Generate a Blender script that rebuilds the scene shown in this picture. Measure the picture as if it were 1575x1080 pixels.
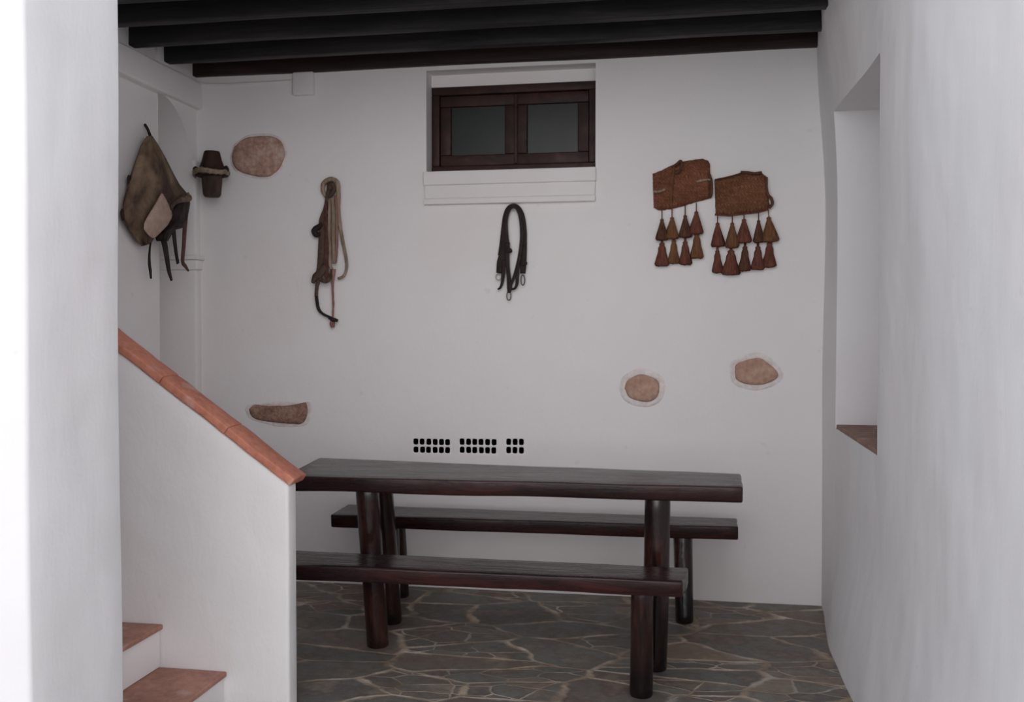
import bpy, bmesh, math, random
from mathutils import Vector, Matrix, noise

for o in list(bpy.data.objects):
    bpy.data.objects.remove(o)
S = bpy.context.scene
C = S.collection
R = math.radians
RND = random.Random(7)

# ------------------------------------------------------------------ camera
F_PX = 1500.0
cam_d = bpy.data.cameras.new('camera')
cam = bpy.data.objects.new('camera', cam_d)
C.objects.link(cam)
cam_d.sensor_fit = 'HORIZONTAL'
cam_d.sensor_width = 36.0
cam_d.lens = F_PX / 1575 * 36
cam.location = (0, 0, 1.35)
cam.rotation_euler = (R(90 - 1.34), 0, R(10.0))
S.camera = cam
CAM_M = cam.rotation_euler.to_matrix()
CAM_P = Vector(cam.location)

# ------------------------------------------------------------------ light
world = bpy.data.worlds.new('world')
S.world = world
world.use_nodes = True
wn = world.node_tree
wn.nodes.clear()
w_out = wn.nodes.new('ShaderNodeOutputWorld')
w_bg = wn.nodes.new('ShaderNodeBackground')
w_bg.inputs[1].default_value = 1.0
# hazy sky: brighter towards the horizon than overhead
w_tc = wn.nodes.new('ShaderNodeTexCoord')
w_sep = wn.nodes.new('ShaderNodeSeparateXYZ')
w_rmp = wn.nodes.new('ShaderNodeValToRGB')
w_rmp.color_ramp.elements[0].position = 0.0
w_rmp.color_ramp.elements[0].color = (1.84, 1.83, 1.86, 1)
w_rmp.color_ramp.elements[1].position = 0.75
w_rmp.color_ramp.elements[1].color = (0.50, 0.54, 0.62, 1)
wn.links.new(w_tc.outputs['Generated'], w_sep.inputs[0])
wn.links.new(w_sep.outputs[2], w_rmp.inputs[0])
wn.links.new(w_rmp.outputs[0], w_bg.inputs[0])
wn.links.new(w_bg.outputs[0], w_out.inputs[0])

sun_d = bpy.data.lights.new('fill_sun', 'SUN')  # broad low fill added, standing in for a bright wall opposite
sun_d.energy = 1.0
sun_d.angle = R(70)
sun_d.color = (1.0, 0.97, 0.95)
sun = bpy.data.objects.new('fill_sun', sun_d)
C.objects.link(sun)
sun.rotation_euler = Vector((0.26, -1.0, 0.10)).to_track_quat('Z', 'Y').to_euler()

S.view_settings.view_transform = 'Standard'
S.view_settings.look = 'None'
S.view_settings.gamma = 1
S.view_settings.use_curve_mapping = False
S.view_settings.exposure = 0.13


# ------------------------------------------------------------------ helpers
def ray(px, py):
    v = Vector(((px - 787.5) / F_PX, -(py - 540) / F_PX, -1))
    return CAM_M @ v


def at_y(px, py, Y):
    d = ray(px, py)
    return CAM_P + d * ((Y - CAM_P.y) / d.y)


def at_x(px, py, X):
    d = ray(px, py)
    return CAM_P + d * ((X - CAM_P.x) / d.x)


def smooth(a, b, x):
    t = max(0.0, min(1.0, (x - a) / (b - a)))
    return t * t * (3 - 2 * t)


def nz(p, s=1.0, seed=0.0):
    return noise.noise(Vector((p[0] * s + seed, p[1] * s - seed * 1.7, p[2] * s + seed * .6)))


def obj(name, bm, mat, parent=None, shade=True, recalc=True, bevel=None, auto=None):
    if recalc:
        bmesh.ops.recalc_face_normals(bm, faces=bm.faces[:])
    me = bpy.data.meshes.new(name)
    bm.to_mesh(me)
    bm.free()
    mats = mat if isinstance(mat, (list, tuple)) else [mat]
    for m in mats:
        me.materials.append(m)
    if shade:
        for p in me.polygons:
            p.use_smooth = True
    o = bpy.data.objects.new(name, me)
    C.objects.link(o)
    if bevel:
        b = o.modifiers.new('bevel', 'BEVEL')
        b.width = bevel
        b.segments = 3
        b.limit_method = 'ANGLE'
        b.angle_limit = R(35)
        b.harden_normals = False
    if auto is not None:
        mark_sharp(me, auto)
    if parent:
        o.parent = parent
    return o


def mark_sharp(me, deg):
    bm = bmesh.new()
    bm.from_mesh(me)
    for e in bm.edges:
        if len(e.link_faces) == 2 and e.calc_face_angle(0) > R(deg):
            e.smooth = False
    bm.to_mesh(me)
    bm.free()


def tag(o, label=None, cat=None, group=None, kind=None):
    if label: o['label'] = label
    if cat: o['category'] = cat
    if group: o['group'] = group
    if kind: o['kind'] = kind
    return o


def empty(name, loc, label, cat, group=None):
    o = bpy.data.objects.new(name, None)
    o.empty_display_size = .1
    o.location = loc
    C.objects.link(o)
    bpy.context.view_layer.update()
    return tag(o, label, cat, group)


def fix_parent(root):
    """children were modelled in world coordinates: shift their meshes to the root's base"""
    inv = Matrix.Translation(-Vector(root.location))
    for ch in root.children:
        ch.data.transform(inv)
        for g in ch.children:
            g.data.transform(inv)


def add_box(bm, x0, x1, y0, y1, z0, z1, n=(1, 1, 1)):
    nx, ny, nz_ = n
    vs = {}
    def v(i, j, k):
        key = (i, j, k)
        if key not in vs:
            vs[key] = bm.verts.new((x0 + (x1 - x0) * i / nx, y0 + (y1 - y0) * j / ny, z0 + (z1 - z0) * k / nz_))
        return vs[key]
    fs = []
    for i in range(nx):
        for j in range(ny):
            for k in (0, nz_):
                fs.append(bm.faces.new((v(i, j, k), v(i + 1, j, k), v(i + 1, j + 1, k), v(i, j + 1, k))))
    for i in range(nx):
        for k in range(nz_):
            for j in (0, ny):
                fs.append(bm.faces.new((v(i, j, k), v(i + 1, j, k), v(i + 1, j, k + 1), v(i, j, k + 1))))
    for j in range(ny):
        for k in range(nz_):
            for i in (0, nx):
                fs.append(bm.faces.new((v(i, j, k), v(i, j + 1, k), v(i, j + 1, k + 1), v(i, j, k + 1))))
    return list(vs.values()), fs


def grid_wall(bm, us, vs, fn, holes=()):
    """rectangular grid in (u,v) with rectangular holes; fn(u,v)->point"""
    V = {}
    def g(i, j):
        if (i, j) not in V:
            V[(i, j)] = bm.verts.new(fn(us[i], vs[j]))
        return V[(i, j)]
    for i in range(len(us) - 1):
        for j in range(len(vs) - 1):
            cu, cv = (us[i] + us[i + 1]) / 2, (vs[j] + vs[j + 1]) / 2
            if any(a < cu < b and c < cv < d for a, b, c, d in holes):
                continue
            bm.faces.new((g(i, j), g(i + 1, j), g(i + 1, j + 1), g(i, j + 1)))


def cuts(a, b, step, extra=()):
    n = max(1, round((b - a) / step))
    s = [a + (b - a) * i / n for i in range(n + 1)]
    ex_ = [e for e in extra if a < e < b]
    s = [q for q in s if q in (a, b) or all(abs(q - e) > step * .3 for e in ex_)] + ex_
    return sorted(set(s))


def catmull(pts, n=8):
    pts = [Vector(p) for p in pts]
    if len(pts) < 3:
        return [pts[0].lerp(pts[1], i / n) for i in range(n + 1)]
    out = []
    P = [pts[0] * 2 - pts[1]] + pts + [pts[-1] * 2 - pts[-2]]
    for i in range(1, len(P) - 2):
        for k in range(n):
            t = k / n
            a, b, c, d = P[i - 1], P[i], P[i + 1], P[i + 2]
            out.append(.5 * ((2 * b) + (-a + c) * t + (2 * a - 5 * b + 4 * c - d) * t * t + (-a + 3 * b - 3 * c + d) * t ** 3))
    out.append(pts[-1])
    return out


def lerp_list(L, t):
    if not isinstance(L, (list, tuple)):
        return L
    x = t * (len(L) - 1)
    i = min(int(x), len(L) - 2)
    return L[i] + (L[i + 1] - L[i]) * (x - i)


def sweep(bm, pts, w, t, normal=(0, -1, 0), seg=10, n=7, square=False, rough=0.0, seed=0.0, closed=False):
    """sweep an elliptical or strap-like section (half width w, half thickness t) along a smooth path"""
    path = catmull(pts, n)
    nrm0 = Vector(normal).normalized()
    rings = []
    L = len(path)
    for i, p in enumerate(path):
        tan = (path[min(i + 1, L - 1)] - path[max(i - 1, 0)])
        if tan.length < 1e-9:
            tan = Vector((0, 0, 1))
        tan.normalize()
        side = tan.cross(nrm0)
        if side.length < 1e-4:
            side = tan.orthogonal()
        side.normalize()
        nn = side.cross(tan).normalized()
        f = i / (L - 1)
        ww, tt = lerp_list(w, f), lerp_list(t, f)
        ring = []
        for k in range(seg):
            a = 2 * math.pi * (k + .5) / seg
            c, s = math.cos(a), math.sin(a)
            if square:
                c = math.copysign(abs(c) ** .35, c)
                s = math.copysign(abs(s) ** .35, s)
            q = p + side * (c * ww) + nn * (s * tt)
            if rough:
                q += (q - p).normalized() * rough * nz(q, 60, seed)
            ring.append(bm.verts.new(q))
        rings.append(ring)
    for a, b in zip(rings, rings[1:]):
        for k in range(seg):
            bm.faces.new((a[k], a[(k + 1) % seg], b[(k + 1) % seg], b[k]))
    bm.faces.new(rings[0][::-1])
    bm.faces.new(rings[-1])


def lathe(bm, prof, origin=(0, 0, 0), axis=(0, 0, 1), seg=24, wob=None, sx=1, sy=1):
    """prof: list of (radius, height)"""
    ax = Vector(axis).normalized()
    q = Vector((0, 0, 1)).rotation_difference(ax)
    o = Vector(origin)
    rings = []
    for r, h in prof:
        ring = []
        for k in range(seg):
            a = 2 * math.pi * k / seg
            rr = r * (1 + (wob(a, h) if wob else 0))
            ring.append(bm.verts.new(o + q @ Vector((rr * math.cos(a) * sx, rr * math.sin(a) * sy, h))))
        rings.append(ring)
    for a, b in zip(rings, rings[1:]):
        for k in range(seg):
            bm.faces.new((a[k], a[(k + 1) % seg], b[(k + 1) % seg], b[k]))
    bm.faces.new(rings[0][::-1])
    bm.faces.new(rings[-1])


def poly_sample(pl, t):
    """arc-length sample of a 2-D polyline"""
    ls = [math.dist(a, b) for a, b in zip(pl, pl[1:])]
    d = t * sum(ls)
    for (a, b), l in zip(zip(pl, pl[1:]), ls):
        if d <= l or (a, b) == (pl[-2], pl[-1]):
            f = min(1, d / l) if l else 0
            return (a[0] + (b[0] - a[0]) * f, a[1] + (b[1] - a[1]) * f)
        d -= l


# ------------------------------------------------------------------ materials
class NT:
    def __init__(s, name):
        s.m = bpy.data.materials.new(name)
        s.m.use_nodes = True
        s.t = s.m.node_tree
        s.b = s.t.nodes['Principled BSDF']
        s.tc = s.t.nodes.new('ShaderNodeTexCoord')
        s.co = s.tc.outputs['Object']

    def n(s, t, **kw):
        nd = s.t.nodes.new(t)
        for k, v in kw.items():
            if k in nd.inputs.keys():
                nd.inputs[k].default_value = v
            else:
                setattr(nd, k, v)
        return nd

    def l(s, a, b):
        s.t.links.new(a, b)

    def mapping(s, scale=(1, 1, 1), src=None, rot=(0, 0, 0)):
        m = s.n('ShaderNodeMapping')
        m.inputs['Scale'].default_value = scale
        m.inputs['Rotation'].default_value = rot
        s.l(src or s.co, m.inputs[0])
        return m.outputs[0]

    def noise(s, scale, detail=4, rough=.55, co=None, dist=0):
        nd = s.n('ShaderNodeTexNoise')
        nd.inputs['Scale'].default_value = scale
        nd.inputs['Detail'].default_value = detail
        nd.inputs['Roughness'].default_value = rough
        nd.inputs['Distortion'].default_value = dist
        s.l(co or s.co, nd.inputs['Vector'])
        return nd.outputs[0]

    def ramp(s, fac, stops):
        r = s.n('ShaderNodeValToRGB')
        el = r.color_ramp.elements
        while len(el) < len(stops):
            el.new(.5)
        for e, (p, c) in zip(el, stops):
            e.position = p
            if not isinstance(c, (tuple, list)):
                c = (c, c, c)
            e.color = (*c[:3], 1)
        s.l(fac, r.inputs[0])
        return r.outputs[0]

    def mix(s, fac, a, b, mode='MIX'):
        m = s.n('ShaderNodeMix')
        m.data_type = 'RGBA'
        m.blend_type = mode
        for sock, v in ((m.inputs[0], fac), (m.inputs[6], a), (m.inputs[7], b)):
            if hasattr(v, 'is_linked') or hasattr(v, 'links'):
                s.l(v, sock)
            elif isinstance(v, (tuple, list)):
                sock.default_value = (*v[:3], 1)
            else:
                sock.default_value = v if sock == m.inputs[0] else (v, v, v, 1)
        return m.outputs[2]

    def math(s, op, a, b=0.0):
        m = s.n('ShaderNodeMath', operation=op)
        for sock, v in ((m.inputs[0], a), (m.inputs[1], b)):
            if hasattr(v, 'links'):
                s.l(v, sock)
            else:
                sock.default_value = v
        return m.outputs[0]

    def bump(s, h, strength=.3, dist=.01, prev=None):
        b = s.n('ShaderNodeBump')
        b.inputs['Strength'].default_value = strength
        b.inputs['Distance'].default_value = dist
        s.l(h, b.inputs['Height'])
        if prev:
            s.l(prev, b.inputs['Normal'])
        return b.outputs[0]

    def done(s, col=None, rough=.8, normal=None, spec=.3, **kw):
        if col is not None:
            if hasattr(col, 'links'):
                s.l(col, s.b.inputs['Base Color'])
            else:
                s.b.inputs['Base Color'].default_value = (*col[:3], 1)
        if hasattr(rough, 'links'):
            s.l(rough, s.b.inputs['Roughness'])
        else:
            s.b.inputs['Roughness'].default_value = rough
        s.b.inputs['Specular IOR Level'].default_value = spec
        if normal is not None:
            s.l(normal, s.b.inputs['Normal'])
        for k, v in kw.items():
            s.b.inputs[k].default_value = v
        return s.m


def plaster(name, base=(.79, .765, .76), streak=(1, 1, 1), b1=.35, b2=.25):
    t = NT(name)
    big = t.noise(.9, 3)
    mid = t.noise(5, 5, .6)
    tint = t.ramp(big, [(.3, (base[0] * .985, base[1] * .96, base[2] * .965)), (.5, base), (.72, (base[0] * .985, base[1] * 1.01, base[2] * 1.01))])
    col = t.mix(.12, tint, t.ramp(mid, [(.3, tuple(c * .88 for c in base)), (.65, base)]))
    # sparse scuffs and small holes in the whitewash
    sp = t.noise(16, 2, .4)
    col = t.mix(t.math('MULTIPLY', t.ramp(sp, [(.745, 0.0), (.79, 1.0)]), .12), col, (.45, .42, .40))
    brush = t.noise(9, 4, .6, co=t.mapping(streak), dist=.4)
    fine = t.noise(70, 4, .6)
    lump = t.noise(2.6, 2, .5)
    n1 = t.bump(lump, b1, .05)
    n2 = t.bump(brush, b2, .012, n1)
    n3 = t.bump(fine, .18, .003, n2)
    return t.done(col, .86, n3, .2)


M = {}
M['plaster'] = plaster('whitewashed_plaster', (.865, .830, .826), (1, 1, .8), .30, .2)
M['plaster_rough'] = plaster('brushed_whitewash', (.855, .842, .852), (1, 1, .28), .5, .22)
M['plaster_stairs'] = plaster('stair_whitewash', (.860, .832, .832), (1, 1, .5), .45, .3)


def wood(name, dark, light, grain=(1.2, 14, 14), rough=(.22, .42), cst=.25, coat=.0, spec=.5, bumps=.25):
    t = NT(name)
    co = t.mapping(grain)
    g1 = t.noise(2.4, 6, .65, co=co, dist=1.2)
    g2 = t.noise(1.7, 3, .5, co=t.mapping((1, 2.2, 2.2)))
    c = t.ramp(g1, [(.32, dark), (.52, tuple((a + b) / 2 for a, b in zip(dark, light))), (.7, light)])
    c = t.mix(t.ramp(g2, [(.42, 0.0), (.66, 1.0)]), c, dark)
    r = t.ramp(g1, [(.3, rough[1]), (.7, rough[0])])
    n = t.bump(g1, bumps, .006)
    n = t.bump(t.noise(7, 3), .3, .01, n)
    return t.done(c, r, n, spec, **{'Coat Weight': coat, 'Coat Roughness': .25})


M['table_wood'] = wood('dark_stained_slab', (.006, .0035, .004), (.062, .019, .017), rough=(.2, .34), spec=.36, coat=.0)
M['leg_wood'] = wood('dark_stained_log', (.006, .0035, .0035), (.060, .022, .016), (14, 14, 1.2), rough=(.13, .22), spec=.6, coat=.0)
M['beam'] = wood('black_beam_wood', (.014, .013, .014), (.034, .029, .031), (.8, 12, 12), rough=(.5, .75), spec=.35)
M['beam_warm'] = wood('warm_beam_wood', (.018, .009, .009), (.045, .019, .016), (.8, 12, 12), rough=(.5, .75), spec=.35)
M['window_wood'] = wood('window_wood', (.020, .010, .008), (.062, .022, .016), (3, 3, 3), rough=(.45, .65), spec=.3)


def terracotta(name, a, b, seam=None):
    t = NT(name)
    n1 = t.noise(6, 5, .6)
    n2 = t.noise(38, 4, .6)
    c = t.ramp(n1, [(.3, a), (.55, b), (.75, tuple(x * 1.25 for x in b))])
    c = t.mix(.35, c, t.ramp(n2, [(.35, tuple(x * .6 for x in a)), (.65, b)]))
    pale = t.noise(9, 3, .5)
    c = t.mix(t.math('MULTIPLY', t.ramp(pale, [(.60, 0.0), (.74, 1.0)]), .5), c, (.62, .50, .46))
    n = t.bump(n2, .4, .004)
    n = t.bump(n1, .4, .012, n)
    return t.done(c, .78, n, .25)


M['coping'] = terracotta('coping_terracotta', (.42, .15, .095), (.62, .245, .165))
M['tread'] = terracotta('tread_terracotta', (.33, .165, .12), (.46, .24, .18))
M['sill_tile'] = terracotta('sill_terracotta', (.24, .145, .115), (.34, .21, .17))


def flagstone():
    t = NT('slate_flagstones')
    m = t.mapping((1.0, 1.75, 1))
    w = t.n('ShaderNodeTexNoise'); w.inputs['Scale'].default_value = 2.2; w.inputs['Detail'].default_value = 3
    t.l(m, w.inputs['Vector'])
    off = t.n('ShaderNodeVectorMath', operation='SUBTRACT'); t.l(w.outputs[1], off.inputs[0]); off.inputs[1].default_value = (.5, .5, .5)
    sc = t.n('ShaderNodeVectorMath', operation='SCALE'); t.l(off.outputs[0], sc.inputs[0]); sc.inputs['Scale'].default_value = .20
    ad = t.n('ShaderNodeVectorMath', operation='ADD'); t.l(m, ad.inputs[0]); t.l(sc.outputs[0], ad.inputs[1])
    co = ad.outputs[0]
    def vor(feature, scale):
        v = t.n('ShaderNodeTexVoronoi', feature=feature, voronoi_dimensions='2D')
        v.inputs['Scale'].default_value = scale
        v.inputs['Randomness'].default_value = 1
        t.l(co, v.inputs['Vector'])
        return v
    e1 = vor('DISTANCE_TO_EDGE', 2.5).outputs['Distance']
    c1 = vor('F1', 2.5).outputs['Color']
    e2 = t.math('MULTIPLY', vor('DISTANCE_TO_EDGE', 5.6).outputs['Distance'], 1.35)
    c2 = vor('F1', 5.6).outputs['Color']
    s1 = t.n('ShaderNodeSeparateColor'); t.l(c1, s1.inputs[0])
    whole = t.math('GREATER_THAN', s1.outputs[1], .42)      # the rest of the big stones are broken into small ones
    edge = t.math('MINIMUM', e1, t.math('ADD', e2, whole))
    cell = t.mix(whole, c2, c1)
    sep = t.n('ShaderNodeSeparateColor'); t.l(cell, sep.inputs[0])
    base = t.ramp(sep.outputs[0], [(0, (.07, .082, .075)), (.25, (.15, .158, .138)), (.45, (.13, .088, .075)), (.62, (.19, .19, .165)), (.82, (.09, .10, .094)), (1, (.30, .22, .155))])
    v1 = t.noise(5, 6, .65)
    v2 = t.noise(22, 5, .65, co=t.mapping((1, 1.6, 1)))
    base = t.mix(.5, base, t.ramp(v1, [(.3, (.045, .053, .05)), (.45, (.16, .155, .135)), (.54, (.12, .078, .066)), (.66, (.34, .255, .20))]))
    base = t.mix(.25, base, t.ramp(v2, [(.35, (.015, .015, .015)), (.7, (.16, .15, .135))]))
    jw = t.math('ADD', edge, t.math('MULTIPLY', t.math('SUBTRACT', t.noise(9, 4, .65), .5), .15))
    mort = t.ramp(jw, [(.022, 1.0), (.060, 0.0)])
    mc = t.ramp(t.noise(7, 4), [(.3, (.18, .135, .09)), (.5, (.36, .285, .22)), (.7, (.58, .52, .46))])
    # mortar is worn and dirty in places
    mort = t.math('MULTIPLY', mort, t.ramp(t.noise(2.5, 3), [(.36, .35), (.56, 1.0)]))
    c = t.mix(mort, base, mc)
    c = t.mix(1.0, c, (1.38, 1.36, 1.34), 'MULTIPLY')
    h = t.ramp(jw, [(.0, 0.0), (.05, 1.0)])
    n = t.bump(h, .5, .008)
    n = t.bump(v1, .35, .02, n)
    n = t.bump(v2, .3, .006, n)
    r = t.mix(mort, t.ramp(v1, [(.3, .42), (.7, .68)]), .85)
    return t.done(c, r, n, .35)


M['floor'] = flagstone()


def rock(name, a, b, c_, scale=16):
    t = NT(name)
    n1 = t.noise(scale, 5, .65)
    n2 = t.noise(scale * 4, 4, .6)
    c = t.ramp(n1, [(.3, a), (.5, b), (.68, c_)])
    c = t.mix(.25, c, t.ramp(n2, [(.35, tuple(x * .5 for x in a)), (.65, c_)]))
    n = t.bump(n2, .5, .004)
    n = t.bump(n1, .6, .012, n)
    return t.done(c, .85, n, .2)


M['rock_rose'] = rock('rose_stone', (.32, .19, .14), (.50, .30, .235), (.62, .46, .38), 11)
M['rock_brown'] = rock('brown_stone', (.17, .095, .065), (.34, .19, .14), (.46, .30, .23), 18)
M['rock_tan'] = rock('tan_stone', (.40, .235, .175), (.50, .31, .24), (.58, .40, .30), 9)
M['lime'] = rock('lime_rim', (.78, .69, .67), (.84, .77, .75), (.87, .81, .80), 8)


def simple(name, a, b, scale=20, rough=.8, spec=.3, bump=.4, dist=.004, stretch=(1, 1, 1), **kw):
    t = NT(name)
    n1 = t.noise(scale, 5, .6, co=t.mapping(stretch))
    c = t.ramp(n1, [(.32, a), (.68, b)])
    return t.done(c, rough, t.bump(n1, bump, dist), spec, **kw)


def twist(name, a, b, freq=120, rough=.9, rot=(0, 0, .7)):
    t = NT(name)
    w = t.n('ShaderNodeTexWave')
    w.inputs['Scale'].default_value = freq / 6.28
    w.inputs['Distortion'].default_value = 1.5
    w.inputs['Detail'].default_value = 2
    t.l(t.mapping(src=t.co, rot=rot), w.inputs[0])
    n1 = t.noise(14, 4)
    c = t.ramp(n1, [(.3, a), (.7, b)])
    c = t.mix(t.math('MULTIPLY', w.outputs['Fac'], .35), c, tuple(x * .45 for x in a))
    return t.done(c, rough, t.bump(w.outputs['Fac'], .5, .003), .15)


M['rope'] = twist('pale_rope', (.26, .18, .13), (.42, .32, .25))
M['rope_pink'] = twist('faded_pink_rope', (.27, .13, .11), (.38, .22, .18))
M['rope_dark'] = twist('old_dark_rope', (.055, .032, .022), (.13, .085, .06))
M['leather'] = simple('worn_brown_leather', (.045, .022, .015), (.105, .060, .040), 26, .6, .4)
M['leather_dark'] = simple('dark_leather', (.012, .006, .006), (.036, .018, .017), 30, .62, .25)
M['leather_red'] = simple('reddish_leather', (.05, .015, .011), (.12, .045, .035), 24, .6, .35)
M['iron'] = simple('dull_iron', (.05, .04, .038), (.14, .12, .11), 40, .45, .5, Metallic=.8)
M['steel'] = simple('dull_steel_hook', (.28, .25, .24), (.5, .47, .45), 40, .4, .5, Metallic=.7)


def burlap():
    t = NT('rough_sacking_hide')
    big = t.noise(6.5, 3, .55)
    mid = t.noise(24, 4, .6)
    c = t.ramp(big, [(.32, (.065, .042, .040)), (.44, (.16, .105, .072)), (.55, (.24, .17, .115)), (.68, (.36, .27, .20))])
    c = t.mix(.3, c, t.ramp(mid, [(.35, (.06, .04, .03)), (.65, (.30, .21, .14))]))
    # dark patches down the middle and lower left of the hide
    for loc, sc_, k in (((.07, .0, -.27), (1, 9, 6), .8), ((.05, -.07, -.42), (1, 14, 9), .5)):
        mp = t.n('ShaderNodeMapping'); mp.vector_type = 'TEXTURE'
        mp.inputs['Location'].default_value = loc
        mp.inputs['Scale'].default_value = (1, 1 / sc_[1], 1 / sc_[2])
        t.l(t.co, mp.inputs[0])
        vl_ = t.n('ShaderNodeVectorMath', operation='LENGTH'); t.l(mp.outputs[0], vl_.inputs[0])
        dd = t.math('ADD', vl_.outputs['Value'], t.math('MULTIPLY', t.math('SUBTRACT', t.noise(12, 3), .5), 1.2))
        c = t.mix(t.math('MULTIPLY', t.ramp(dd, [(.35, 1.0), (1.0, 0.0)]), k), c, (.062, .042, .042))
    w = t.noise(230, 2)
    n = t.bump(w, .5, .002)
    n = t.bump(mid, .5, .006, n)
    return t.done(c, .92, n, .12)


M['burlap'] = burlap()
M['canvas'] = simple('pale_canvas_lining', (.40, .285, .225), (.50, .37, .31), 30, .9, .12)


def esparto(name, a, b, c_):
    t = NT(name)
    w = t.n('ShaderNodeTexWave', bands_direction='DIAGONAL')
    w.inputs['Scale'].default_value = 38
    w.inputs['Distortion'].default_value = 2.5
    w.inputs['Detail'].default_value = 2
    w.inputs['Detail Scale'].default_value = 3
    t.l(t.co, w.inputs[0])
    n1 = t.noise(13, 4, .6)
    n2 = t.noise(120, 3, .6)
    c = t.ramp(n1, [(.3, a), (.5, b), (.7, c_)])
    c = t.mix(t.math('MULTIPLY', w.outputs['Fac'], .45), c, tuple(x * .55 for x in a))
    c = t.mix(.2, c, t.ramp(n2, [(.35, tuple(x * .4 for x in a)), (.65, tuple(x * 1.3 for x in c_))]))
    n = t.bump(w.outputs['Fac'], .7, .005)
    n = t.bump(n2, .5, .003, n)
    return t.done(c, .95, n, .1)


M['woven_a'] = esparto('woven_russet', (.15, .058, .032), (.26, .105, .060), (.34, .14, .085))
M['woven_b'] = esparto('woven_umber', (.14, .060, .032), (.25, .112, .060), (.32, .14, .078))
M['fibre_red'] = simple('tassel_red_fibre', (.095, .036, .026), (.20, .080, .055), 60, .95, .1, stretch=(2, 2, .25), bump=.7)
M['fibre_orange'] = simple('tassel_orange_fibre', (.11, .052, .026), (.22, .105, .055), 60, .95, .1, stretch=(2, 2, .25), bump=.7)
M['fibre_dark'] = simple('tassel_dark_fibre', (.060, .030, .021), (.15, .070, .045), 60, .95, .1, stretch=(2, 2, .25), bump=.7)
M['paving'] = simple('pale_bounce_ground', (.60, .57, .54), (.70, .67, .64), 6, .9, .2)  # paleness chosen to bounce light into the porch
M['plastic'] = simple('painted_white_box', (.80, .765, .76), (.84, .81, .805), 10, .6, .3, bump=.1)
M['hub_wood'] = simple('old_dark_wood', (.018, .008, .007), (.055, .024, .017), 22, .7, .3, stretch=(1, 1, .2))
M['hub_wood_low'] = simple('weathered_brown_wood', (.035, .022, .018), (.10, .066, .05), 30, .8, .25, stretch=(1, 1, .2))
M['horn'] = simple('pale_worn_band', (.14, .10, .07), (.36, .28, .20), 34, .7, .3)
M['vent_dark'] = simple('vent_hole_shade', (.006, .006, .006), (.012, .011, .011), 30, .95, .1)  # near-black hole walls put the shade of the hollow brick into colour
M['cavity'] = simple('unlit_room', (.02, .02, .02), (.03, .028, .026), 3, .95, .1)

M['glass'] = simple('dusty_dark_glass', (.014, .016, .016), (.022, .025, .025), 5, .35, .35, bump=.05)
'''tg = NT('dark_window_glass')
tg.done((.55, .6, .58), .08, None, .5, **{'Transmission Weight': 0.0, 'Alpha': 1.0})
tg.t.nodes.clear()
_o = tg.t.nodes.new('ShaderNodeOutputMaterial')
_g = tg.t.nodes.new('ShaderNodeBsdfGlossy'); _g.inputs['Roughness'].default_value = .12; _g.inputs[0].default_value = (.9, .95, .95, 1)
_t = tg.t.nodes.new('ShaderNodeBsdfTransparent'); _t.inputs[0].default_value = (.75, .8, .78, 1)
_f = tg.t.nodes.new('ShaderNodeFresnel'); _f.inputs[0].default_value = 1.45
_x = tg.t.nodes.new('ShaderNodeMixShader')
tg.t.links.new(_f.outputs[0], _x.inputs[0]); tg.t.links.new(_t.outputs[0], _x.inputs[1]); tg.t.links.new(_g.outputs[0], _x.inputs[2])
tg.t.links.new(_x.outputs[0], _o.inputs[0])
M['glass'] = tg.m'''

# ------------------------------------------------------------------ the setting
YB = 4.90        # back wall
XL = -2.60       # left wall
XR = 0.665       # right wall
ZC = 2.86        # plank ceiling


def struct(name, bm, mat, label=None, **kw):
    o = obj(name, bm, mat, **kw)
    o['kind'] = 'structure'
    if label:
        o['label'] = label
    return o


# floor: gently uneven stone paving
bm = bmesh.new()
grid_wall(bm, cuts(-4, .9, .15), cuts(1.85, 5.0, .15), lambda u, v: (u, v, .004 * nz((u, v, 0), 2.0)))
struct('floor', bm, M['floor'], 'dark slate flagstone floor with pale mortar joints')

bm = bmesh.new()  # unseen ground in front, added pale to throw light into the porch
grid_wall(bm, cuts(-9, 9, .5), cuts(-9, 1.9, .5), lambda u, v: (u, v, .012 + .004 * nz((u, v, 0), 2.0)))
struct('floor_courtyard', bm, M['paving'], 'unseen pale courtyard ground added to bounce light')

# back wall with window recess and vent openings
WX0, WX1, WZ0, WZ1 = -1.312, -.440, 2.155, 2.675
vents = []
for (xa, xb, ya, yb, n) in ((635, 693.5, 673, 699, 6), (706, 764.5, 673, 699.5, 6), (777.5, 807, 673, 699.5, 3)):
    a = at_y(xa, ya, YB); b = at_y(xb, yb, YB)
    vents.append((a.x, b.x, b.z, a.z, n))
holes = [(WX0, WX1, WZ0, WZ1)] + [v[:4] for v in vents]
ex = [h[0] for h in holes] + [h[1] for h in holes]
ez = [h[2] for h in holes] + [h[3] for h in holes]


def back_fn(x, z):
    d = 0
    keep = min([max(max(h[0] - x, x - h[1]), max(h[2] - z, z - h[3])) for h in holes])
    k = smooth(.02, .2, keep)
    d = .010 * nz((x, 0, z), 1.3, 3) * k + .003 * nz((x, 0, z), 5, 1) * k
    return (x, YB + d, z)


bm = bmesh.new()
grid_wall(bm, sorted(set(cuts(-3.0, .9, .1, ex))), sorted(set(cuts(-.05, 3.0, .1, ez))), back_fn, holes)
# window reveal
D = .10
for a, b in (((WX0, WZ0), (WX0, WZ1)), ((WX0, WZ1), (WX1, WZ1)), ((WX1, WZ1), (WX1, WZ0)), ((WX1, WZ0), (WX0, WZ0))):
    vs = [bm.verts.new(p) for p in ((a[0], YB, a[1]), (b[0], YB, b[1]), (b[0], YB + D + .08, b[1]), (a[0], YB + D + .08, a[1]))]
    bm.faces.new(vs)
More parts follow.
